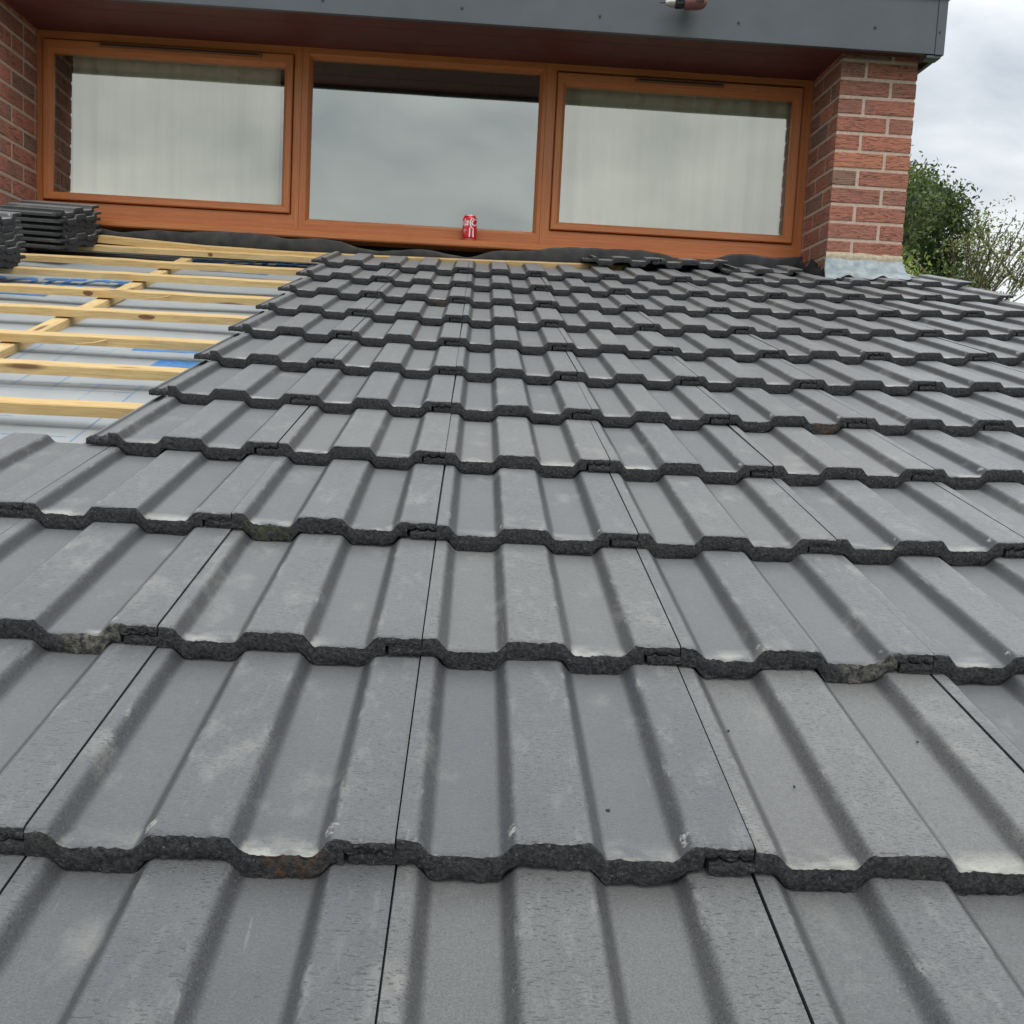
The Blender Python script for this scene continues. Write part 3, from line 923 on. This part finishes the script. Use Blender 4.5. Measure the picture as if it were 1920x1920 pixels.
# tiles with something to tell them by: (course, joint) -> description, mesh or None
marked = {
    (1, -1): ("with a rust brown patch on its lower lip", M_RUST),
    (2, -2): ("with a sandy worn lip beside the seam", M_LIME),
    (3, -1): ("with a mossy green lower lip", M_MOSS),
    (2, 1): ("with a pale chipped corner on its lower lip", M_LIME),
    (9, -1): ("with an orange rust mark on its lip", M_RUST),
    (5, 2): ("with a brown stain on its lower lip", M_RUST),
}
count = 0
for k in range(0, 12):
    js = []
    for j in range(-9, 7):
        if k >= 4 and j < -2: continue
        if k == 3 and j < -5: continue
        u = CV*j
        pts = []
        for du in (-0.03, 0.1, 0.2, 0.3):
            for dv in (0.0, 0.12, 0.24, 0.345 if k != 3 or j > -3 else 0.42):
                q_ = in_view(rp(u + du, k*GA + dv))
                if q_: pts.append(q_)
        vis = any(0 <= a <= 1920 and 0 <= b_ <= 1920 for a, b_ in pts)
        near = any(-420 <= a <= 2340 and -200 <= b_ <= 2600 for a, b_ in pts)
        if vis or near: js.append((j, vis))
    vislist = [j for j, v_ in js if v_]
    for j, vis in js:
        u, v = CV*j, k*GA
        M = frame_of(u, v)
        mk = marked.get((k, j))
        ln = 0.42
        if k == 11 and j >= 5: ln = 0.205
        if k == 11 and j == 6: ln = 0.42
        if mk: me = tile_mesh(900 + 17*k + j, crumble=1.6, mats=(M_TOP, mk[1]))
        elif ln < 0.4: me = tile_mesh(700 + j, length=ln)
        elif k <= 2: me = MESH_ROUGH[(j*2 + k*5) % 6]
        else: me = MESHES[(j*3 + k*5) % 8]
        o = bpy.data.objects.new("roof_tile", me)
        COL.objects.link(o)
        M.translation = rp(u, v) + EN*rng.uniform(-.0008, .0008) + ES*rng.uniform(-.0025, .0025) + Vector((rng.uniform(-.0007, .0007), 0, 0))
        o.matrix_world = M @ Euler((rng.uniform(-.002, .002), rng.uniform(-.0022, .0022), rng.uniform(-.0022, .0022))).to_matrix().to_4x4()
        if vis:
            i = vislist.index(j)
            pos = ordn[i] if i < len(vislist)/2 or i == 0 else ordn[len(vislist)-1-i]
            side = "left" if i < len(vislist)/2 else "right"
            where = ("leftmost" if i == 0 else "rightmost" if i == len(vislist)-1 else "%s from the %s" % (pos, side))
            if mk:
                lab = "grey roof tile %s, %s" % (mk[0], ordn[k] + " course from bottom")
            else:
                lab = "grey roof tile, %s %s" % (where, course_name[k])
        else:
            sd = "left" if j < vislist[0] else "right"
            n_out = abs(j - (vislist[0] if sd == "left" else vislist[-1]))
            lab = "grey roof tile %s past the photo's %s edge in the %s course" % (("one", "second", "third", "fourth", "fifth")[min(4, n_out-1)], sd, "bottom" if k == 0 else ordn[k])
        tag(o, lab, "roof tile", "laid roof tiles")
        count += 1
# the part course under the sill
for i, (u, v, w, ln, lab) in enumerate((
        (0.545, 4.188, 0.020, 0.150, "short grey roof tile propped up under the sill, leftmost of the top part course"),
        (0.850, 4.186, 0.019, 0.150, "short grey roof tile propped up under the sill, middle of the top part course"),
        (1.163, 4.100, 0.001, 0.230, "short grey roof tile lying flat beside the brick pier, rightmost of the part course"))):
    me = tile_mesh(40 + i*11, length=ln)
    M = frame_of(u, v); M.translation = rp(u, v, w)
    o = bpy.data.objects.new("roof_tile", me); COL.objects.link(o)
    o.matrix_world = M @ Euler((-0.03 if i < 2 else 0, 0, 0.004*i)).to_matrix().to_4x4()
    tag(o, lab, "roof tile", "cut roof tiles under the sill")
# stacked tiles waiting to be laid, on the battens
stack_word = {0: "bottom tile", 1: "second tile up", 2: "third tile up", 3: "fourth tile up", 4: "fifth tile up", 5: "sixth tile up", 6: "seventh tile up"}
def stack(u_end, v0, n, where, seed, yaw):
    rr = random.Random(seed)
    for i in range(n):
        base = rp(u_end, v0 + 0.04, W_B) + EN*(0.0385 + i*0.0263)
        Mx = Matrix(((ES*1.0), Vector((-1, 0, 0)), ES.cross(Vector((-1, 0, 0))))).transposed().to_4x4()
        Mx = Matrix.Rotation(math.radians(yaw), 4, EN) @ Mx
        Mx.translation = base + Vector((rr.uniform(-.006, .006), 0, 0)) + ES*rr.uniform(-.003, .003)
        o = bpy.data.objects.new("roof_tile", MESHES[(i*3 + seed) % 8]); COL.objects.link(o)
        o.matrix_world = Mx @ Euler((0, 0, rr.uniform(-.006, .006))).to_matrix().to_4x4()
        wd = "top tile" if i == n-1 else stack_word[i]
        tag(o, "grey roof tile, %s of the %s" % (wd, where), "roof tile", "roof tiles stacked on the battens")
stack(-1.690, 3.975, 6, "rear stack below the window's left end", 3, -9)
stack(-1.735, 3.31, 7, "front stack cut by the photo's left edge", 8, -7)
# crumbs of concrete lying in the pans
def crumb(px, py, size, lab):
    d_ = (rx*((px-960)/1862) + ry*((py-960)/1862) + rz)
    w = -0.024
    t_ = None
    for _ in range(6):
        t_ = (w + (0 if t_ is None else sag(Pq.x, Pq.dot(ES))) - mw.translation.dot(EN))/d_.dot(EN)
        Pq = mw.translation + d_*t_
        v = Pq.dot(ES); fr_ = (v/GA) % 1.0
        w = -0.0135 - DROP*fr_
    q = MB()
    bm = bmesh.new(); bmesh.ops.create_icosphere(bm, subdivisions=2, radius=size)
    for v in bm.verts:
        v.co *= 1 + rng.uniform(-.3, .25); v.co.z *= 0.7
    vs2 = [v.co + Pq + EN*size*0.45 for v in bm.verts]
    for i, v in enumerate(bm.verts): v.index = i
    q.add(vs2, [tuple(v.index for v in f.verts) for f in bm.faces]); bm.free()
    tag(q.build("concrete_crumb", M_CORE), lab, "crumb", "crumbs of concrete on the tiles")
crumb(1140, 1521, 0.0020, "small dark crumb of concrete in a pan near the photo's bottom middle")
crumb(1489, 1476, 0.0014, "small dark crumb of concrete in the pan right of the long seam")
crumb(1366, 1371, 0.0015, "flat dark crumb beside the seam right of the photo's middle")
crumb(1198, 1398, 0.0011, "tiny dark crumb in the pan above the larger crumb")
crumb(1720, 1392, 0.0014, "dark crumb in a pan near the right edge of the photo")

# ------------------------------------------------------------------ loose lead along the window
LEAD = [(-1.95, 1.166), (-1.80, 1.163), (-1.677, 1.161), (-1.616, 1.147), (-1.557, 1.144), (-1.488, 1.155), (-1.417, 1.164), (-1.349, 1.163), (-1.28, 1.160), (-1.168, 1.170), (-1.073, 1.172), (-0.985, 1.173), (-0.899, 1.168), (-0.81, 1.156), (-0.757, 1.162), (-0.688, 1.168), (-0.601, 1.161), (-0.489, 1.132), (-0.399, 1.127), (-0.216, 1.147), (-0.101, 1.130), (-0.021, 1.120), (0.028, 1.129), (0.1, 1.157), (0.2, 1.163), (0.287, 1.167), (0.384, 1.187), (0.482, 1.194), (0.654, 1.196), (0.78, 1.197), (0.851, 1.192), (0.92, 1.178), (1.0, 1.150)]
LEAD2 = [(0.95, 1.150), (1.05, 1.165), (1.125, 1.178), (1.186, 1.199), (1.26, 1.208), (1.323, 1.203), (1.398, 1.195), (1.472, 1.204), (1.530, 1.208)]
def lead_strip(pts, name, matl, label, x0, x1, base_z, lean, seed, ybase=4.196):
    xs_, zs_ = [p[0] for p in pts], [p[1] for p in pts]
    n = int((x1-x0)/0.012)
    P = []
    for i in range(n+1):
        x = x0 + (x1-x0)*i/n
        # smooth the outline a little
        z = np.mean([np.interp(x + dx, xs_, zs_) for dx in (-.016, -.008, 0, .008, .016)])
        wob = 0.004*math.sin(x*13 + seed) + 0.003*math.sin(x*29 + 2*seed)
        y0 = ybase + 0.002
        h = z - base_z(x)
        P.append([(x, y0 + wob - lean*0.5 + (-0.0) - 0.02*s_*(1-s_) + lean*(s_ - 0.5)*-0.6, base_z(x) + h*s_ + 0.001*math.sin(x*60 + s_*5)) for s_ in (0, .15, .3, .5, .7, .85, .94, 1.0)])
    q = MB(); q.grid(P)
    o = q.build(name, [matl, M_LEADRIM])
    md = o.modifiers.new("thickness", "SOLIDIFY"); md.thickness = 0.0036; md.offset = 0; md.material_offset_rim = 1
    return tag(o, label, "flashing", "loose lead flashing under the window")
lead_strip(LEAD, "lead_flashing", M_LEADNEW, "long wavy strip of loose grey lead turned up below the sill", -1.95, 1.0, lambda x: 1.085, 0.012, 1)
lead_strip(LEAD2, "lead_flashing", M_LEADDARK, "short curled strip of black lead under the sill beside the brick pier", 0.96, 1.53, lambda x: 1.10, 0.014, 4, 4.186)
# the black end of it curls out past the pier's corner, over the tiles
q = MB(); P = []
for i in range(29):
    s_ = i/28
    x = 1.500 + 0.105*s_
    y = 4.180 - 0.36*s_
    h = 0.085*(1 - s_**2.2)*(1 + 0.22*math.sin(s_*23)) + 0.006
    zb = rp(x, 4.0, 0).z*(1 - s_) + rp(x, 3.90, 0).z*s_ - 0.004*math.sin(s_*9)
    k = 0.010*math.sin(s_*31)
    P.append([(x - 0.012, y - 0.030, zb - 0.012), (x - 0.020 + k, y - 0.022, zb + h*0.30), (x - 0.006 - k, y - 0.010, zb + h*0.72), (x + 0.004 + k, y - 0.002, zb + h), (x + 0.022, y + 0.020, zb + h*0.85)])
q.grid(P)
o = q.build("lead_flashing", M_LEADDARK); md = o.modifiers.new("thickness", "SOLIDIFY"); md.thickness = 0.003; md.offset = 0
tag(o, "crumpled black end of lead curling down at the corner of the brick pier", "flashing", "loose lead flashing under the window")

# ------------------------------------------------------------------ drink can on the sill
CX, CY, CZ = -0.009, 4.243, 1.2022
can = empty("drink_can", (CX, CY, CZ), "red drink can with white script standing on the window sill", "can")
M_CANRED = simple("can_red", (0.62, 0.010, 0.022), 0.28, 0.25)
M_ALU = simple("can_aluminium", (0.72, 0.72, 0.73), 0.28, 0.9)
M_WHITE = simple("can_white", (0.80, 0.78, 0.76), 0.4)
def lathe(mb, prof, n=40, matl=0):
    mb.grid([[(CX + r_*math.cos(a), CY + r_*math.sin(a), CZ + z) for r_, z in prof] for a in [2*math.pi*i/n for i in range(n+1)]], matl)
q = MB(); lathe(q, [(0.0295, 0.0075), (0.0325, 0.012), (0.033, 0.016), (0.033, 0.098), (0.0322, 0.101), (0.0275, 0.1105)]); q.build("body", M_CANRED, can)
q = MB(); lathe(q, [(0.0, 0.003), (0.021, 0.003), (0.0235, 0.0), (0.0255, 0.001), (0.0295, 0.0075)]); q.build("base", M_ALU, can)
q = MB(); lathe(q, [(0.0275, 0.1105), (0.0278, 0.1135), (0.0268, 0.115), (0.0255, 0.1135), (0.0248, 0.110), (0.0, 0.1105)]); lid = q.build("lid", M_ALU, can)
q = MB(); q.box((CX - 0.006, CY - 0.012, CZ + 0.111), (CX + 0.006, CY + 0.008, CZ + 0.1125), 0, 0.0005); q.build("ring_pull", M_ALU, lid)
RC = 0.0332
def on_can(a, z, r_=RC): return (CX + r_*math.cos(a), CY + r_*math.sin(a), CZ + z)
def can_text(text, size, a0, z0, vertical=False, shear=0.0, name="lettering", bold=0.0):
    cu = bpy.data.curves.new(name, "FONT"); cu.body = text; cu.size = size; cu.shear = shear; cu.offset = bold; cu.resolution_u = 4
    to = bpy.data.objects.new(name, cu); COL.objects.link(to)
    bpy.context.view_layer.update()
    me = bpy.data.meshes.new_from_object(to.evaluated_get(bpy.context.evaluated_depsgraph_get()))
    bpy.data.objects.remove(to)
    bm = bmesh.new(); bm.from_mesh(me)
    bmesh.ops.triangulate(bm, faces=bm.faces)
    bmesh.ops.subdivide_edges(bm, edges=[e for e in bm.edges if e.calc_length() > 0.004], cuts=2)
    for v in bm.verts:
        x, y = v.co.x, v.co.y
        if vertical: x, y = y, -x
        v.co = on_can(a0 + x/RC, z0 + y)
    bm.to_mesh(me); bm.free()
    me.materials.clear(); me.materials.append(M_WHITE)
    o = bpy.data.objects.new(name, me); link(o); o.parent = can; o.matrix_parent_inverse = can.matrix_basis.inverted()
    return o
FRONT = -math.pi/2
can_text("Coca-Cola", 0.046, FRONT + 0.05, 0.066, shear=0.35, bold=0.0006, name="script_lettering")
# big swash of the initial, and the wave ribbon below it
def can_band(pts, wd, name):
    q = MB(); P = []
    for i, (a, z) in enumerate(pts):
        a2, z2 = pts[min(i+1, len(pts)-1)]; a1, z1 = pts[max(i-1, 0)]
        tx, tz = (a2-a1)*RC, z2-z1
        l = math.hypot(tx, tz) or 1
        nx_, nz_ = -tz/l, tx/l
        w_ = wd[i] if hasattr(wd, "__len__") else wd
        P.append([on_can(a + nx_*w_/RC, z + nz_*w_), on_can(a - nx_*w_/RC, z - nz_*w_)])
    q.grid(P); return q.build(name, M_WHITE, can)
sw = [(FRONT + 0.62 - 0.55*math.sin(t_*math.pi), 0.100 - 0.046*t_ + 0.006*math.sin(t_*6)) for t_ in [i/16 for i in range(17)]]
can_band(sw, [0.0012 + 0.0018*math.sin(i/16*math.pi) for i in range(17)], "script_swash")
can_band([(FRONT + 0.02, 0.014), (FRONT + 0.03, 0.032), (FRONT + 0.05, 0.056)], [0.0024, 0.0026, 0.0022], "wave_ribbon")
can_band([(FRONT + 0.58, 0.014), (FRONT + 0.52, 0.032), (FRONT + 0.55, 0.052)], [0.0030, 0.0034, 0.0024], "wave_ribbon")
q = MB()
for i in range(9):
    z = 0.092 - i*0.0075
    q.grid([[on_can(FRONT - 0.95 + t_*0.5, z), on_can(FRONT - 0.95 + t_*0.5, z - (0.0012 if i % 3 else 0.003))] for t_ in [j/6*(0.75 + 0.25*math.sin(i*2.3)) for j in range(7)]])
q.build("small_print", M_WHITE, can)

# ------------------------------------------------------------------ power drill hung over the roof edge
DX, DY, DZ = 0.772, 3.730, 2.108
drill = empty("power_drill", (DX, DY, DZ), "red and black cordless drill hanging over the edge of the flat roof", "drill")
M_DRED = simple("drill_red", (0.19, 0.075, 0.068), 0.45, nscale=60, namt=0.15)
M_DBLK = simple("drill_black", (0.020, 0.020, 0.022), 0.55)
M_STEEL = simple("drill_steel", (0.55, 0.53, 0.48), 0.32, 0.85)
ax = Vector((1, 0.03, 0.10)).normalized()
def on(a, up=0.0, out=0.0): return Vector((DX, DY, DZ)) + ax*a + Vector((0, 0, 1))*up + Vector((0, -1, 0))*out
q = MB(); q.tube([on(-0.050), on(-0.020)], 0.0026, 8); q.build("drill_bit", M_DBLK, drill)
q = MB(); q.tube([on(-0.028), on(-0.024), on(-0.012), on(0.0), on(0.012), on(0.0121)], [0.006, 0.010, 0.0155, 0.019, 0.0195, 0.017], 18); q.build("chuck", M_STEEL, drill)
q = MB(); q.tube([on(0.012), on(0.014), on(0.044), on(0.046)], [0.017, 0.0215, 0.0235, 0.020], 18)
for k in range(12):
    a = k*math.pi/6; c_, s_ = math.cos(a)*0.0225, math.sin(a)*0.0225
    q.tube([on(0.016, s_, c_), on(0.042, s_*1.05, c_*1.05)], 0.0022, 6)
q.build("torque_collar", M_DBLK, drill)
q = MB(); q.tube([on(0.046), on(0.049), on(0.060), on(0.105), on(0.128), on(0.140)], [0.020, 0.027, 0.0305, 0.0315, 0.027, 0.014], 20)
body = q.build("motor_housing", M_DRED, drill)
q = MB()
for k in range(5): q.box(tuple(on(0.095 + k*0.007, -0.012, 0.0315) - Vector((0.0015, 0.003, 0.0))), tuple(on(0.095 + k*0.007, 0.012, 0.0285) + Vector((0.0015, 0.003, 0.0))))
q.build("air_vent", M_DBLK, body)
hb = [on(0.088, 0.02), on(0.094, 0.08, -0.030), on(0.100, 0.15, -0.085)]
q = MB(); q.tube(hb, [0.021, 0.018, 0.021], 14); q.build("handle", M_DBLK, drill)
q = MB(); q.box((-0.038, -0.062, -0.0), (0.038, 0.062, 0.055), 0, 0.008, Matrix.Translation(Vector((DX + 0.105, 3.868, 2.259)))); q.build("battery", M_DBLK, drill)
q = MB(); q.box((-0.006, -0.010, -0.016), (0.006, 0.010, 0.016), 0, 0.003, Matrix.Translation(on(0.068, 0.044, -0.012))); q.build("trigger", M_DRED, drill)

# ------------------------------------------------------------------ trees beyond the roof
def leaves(points, size, seed, jitter=0.35):
    """many small folded leaf quads at the given points"""
    r_ = np.random.default_rng(seed)
    P = np.asarray(points)
    n = len(P)
    d1 = r_.normal(size=(n, 3)); d1 /= np.linalg.norm(d1, axis=1)[:, None]
    d2 = r_.normal(size=(n, 3)); d2 -= (d2*d1).sum(1)[:, None]*d1; d2 /= np.linalg.norm(d2, axis=1)[:, None]
    sz = size*r_.uniform(0.6, 1.35, (n, 1))
    a, b_, c, d_ = P - d1*sz, P + d2*sz*0.42, P + d1*sz, P - d2*sz*0.42
    V = np.stack([a, b_, c, d_], 1).reshape(-1, 3)
    return V, [(4*i, 4*i+1, 4*i+2, 4*i+3) for i in range(n)]
def crown_obj(pts, tones, size, seed, matl, parent):
    V, F = leaves(pts, size, seed)
    me = bpy.data.meshes.new("crown"); me.from_pydata([tuple(v) for v in V], [], F); me.materials.append(matl)
    at = me.attributes.new("leaf_tone", "FLOAT", "FACE"); at.data.foreach_set("value", list(np.clip(tones, 0, 1)))
    o = bpy.data.objects.new("crown", me); link(o); o.parent = parent; o.matrix_parent_inverse = parent.matrix_basis.inverted()
    return o
def branch_tree(base, height, spread, seed, levels=4, lean=(0, 0), r0=0.14, nsplit=3, up=0.55):
    rr = random.Random(seed)
    segs, tips = [], []
    def grow(p, d_, length, rad, lv):
        pts = [p]; rads = [rad]
        n = 5
        cur = p.copy(); dd = d_.copy()
        for i in range(n):
            dd = (dd + Vector((rr.uniform(-.16, .16), rr.uniform(-.16, .16), rr.uniform(-.06, .12)))).normalized()
            cur = cur + dd*length/n
            pts.append(cur.copy()); rads.append(rad*(1 - 0.5*(i+1)/n))
            if lv >= 2: tips.append((cur.copy(), lv))
        segs.append((pts, rads))
        if lv >= levels: return
        for k in range(nsplit + (1 if lv == 1 else 0)):
            i0 = rr.choice((2, 3, 4, 5))
            a = rr.uniform(0, 2*math.pi)
            side = Vector((math.cos(a), math.sin(a), rr.uniform(0.0, 0.9)))
            nd = (dd*up + side*spread).normalized()
            grow(pts[i0], nd, length*rr.uniform(0.55, 0.8), rads[i0]*0.72, lv+1)
    grow(Vector(base), Vector((lean[0], lean[1], 1)).normalized(), height, r0, 0)
    return segs, tips
M_LEAFD = make_leaf("leaf_dark_green", (0.022, 0.050, 0.018), (0.150, 0.200, 0.050))
M_LEAFL = make_leaf("leaf_light_green", (0.16, 0.19, 0.06), (0.38, 0.39, 0.16))
M_LEAFB = make_leaf("leaf_bright_green", (0.12, 0.19, 0.025), (0.28, 0.34, 0.06))
def build_tree(name, segs, tips, label, leafmat, per_tip, clump, leaf, seed, minlv=2, keep=None, group="trees beyond the roof"):
    base = segs[0][0][0]
    t = empty(name, base, label, "tree", group)
    q = MB()
    for pts, rads in segs: q.tube(pts, [max(r_, 0.006) for r_ in rads], 6, 0, False)
    q.build("trunk", M_BARK, t)
    r_ = np.random.default_rng(seed)
    P, T = [], []
    for p, lv in tips:
        if lv < minlv: continue
        if keep and not keep(p): continue
        n = int(per_tip*r_.uniform(0.3, 1.7))
        tone = r_.normal(0.42, 0.33)
        c = np.array(p) + r_.normal(0, clump*0.25, 3)
        P.append(c + r_.normal(0, 1, (n, 3))*clump*np.array([1, 1, 0.75])*r_.uniform(0.5, 1.0)); T.append(tone + r_.normal(0, 0.18, n))
    if P: crown_obj(np.concatenate(P), np.concatenate(T), leaf, seed+1, leafmat, t)
    return t
def clip(segs, keep):
    return [sg for i, sg in enumerate(segs) if i == 0 or keep(sg[0][-1])]
def bearing(p, d_):
    k = (d_ + 0.449)/(p.y + 0.449)
    return 0.046 + (p.x - 0.046)*k, 0.45 + (p.z - 0.45)*k
def keep1(p):
    x, z = bearing(p, 20.0)
    return z < 5.72 - 0.58*max(0, x - 8.5) + 0.22*math.sin(x*7.3 + p.y) and x < 10.2 + 0.18*math.sin(z*6)
s1, t1 = branch_tree((9.15, 20.0, -2.8), 4.5, 0.95, 21, levels=4, r0=0.24, nsplit=4, up=0.55)
build_tree("leafy_tree", clip(s1, keep1), t1, "dense dark green tree standing behind the brick pier", M_LEAFD, 36, 0.22, 0.055, 3, keep=keep1)
# thin tree: stems fan out to the right
rr = random.Random(4)
segs2, tips2 = [], []
B0 = Vector((6.42, 13.0, -2.8)); F0 = Vector((6.47, 13.0, 1.75))
segs2.append(([B0, B0.lerp(F0, .4) + Vector((.03, .02, 0)), B0.lerp(F0, .75), F0], [0.09, 0.075, 0.062, 0.055]))
def limb(p, q_, rad, depth, bow):
    n = 7
    pts, rads = [], []
    for i in range(n+1):
        s_ = i/n
        c = p.lerp(q_, s_) + Vector((bow*math.sin(math.pi*s_)*0.6, bow*0.5*math.sin(math.pi*s_), bow*math.sin(math.pi*s_)))
        c += Vector((rr.uniform(-.012, .012), rr.uniform(-.02, .02), rr.uniform(-.012, .012)))
        pts.append(c); rads.append(rad*(1 - 0.65*s_))
        if (depth >= 1 and i >= 2) or i >= n-1: tips2.append((c, 3))
    segs2.append((pts, [max(r_, 0.0055) for r_ in rads]))
    if depth < 3:
        for k in range(4 if depth == 0 else 2):
            i0 = rr.randint(2, n-1)
            L = (q_-p).length*rr.uniform(0.35, 0.6)
            d_ = (q_-p).normalized() + Vector((rr.uniform(-.55, .65), rr.uniform(-.6, .6), rr.uniform(0.0, .9)))
            limb(pts[i0], pts[i0] + d_.normalized()*L, rads[i0]*0.55, depth+1, rr.uniform(-.05, .07))
for tgt, r_, bw in (((6.80, 13.1, 3.05), .015, -.03), ((7.05, 13.0, 3.25), .020, -.08), ((7.30, 12.9, 3.30), .020, -.12), ((7.55, 13.2, 3.00), .020, -.12), ((7.75, 13.0, 2.60), .016, -.08), ((6.95, 12.8, 2.85), .013, -.02)):
    limb(F0 + Vector((rr.uniform(-.03, .03), 0, rr.uniform(-.2, .0))), Vector(tgt), r_, 0, bw)
def keep2(p): return p.z < 3.50 + 0.06*math.sin(p.x*11)
build_tree("sparse_tree", clip(segs2, keep2), tips2, "thin leaved tree with bare grey branches at the photo's right edge", M_LEAFL, 4, 0.070, 0.024, 7, keep=keep2)
def keep3(p):
    x, z = bearing(p, 12.0)
    return z < 2.72 - 0.75*max(0, x - 5.30) and x < 5.75
s3, t3 = branch_tree((5.25, 12.0, -2.8), 3.1, 0.9, 33, levels=3, r0=0.09, nsplit=4, up=0.6)
build_tree("bright_shrub", clip(s3, keep3), t3, "bright yellow green bush low beside the foot of the brick pier", M_LEAFB, 60, 0.13, 0.030, 9, keep=keep3)
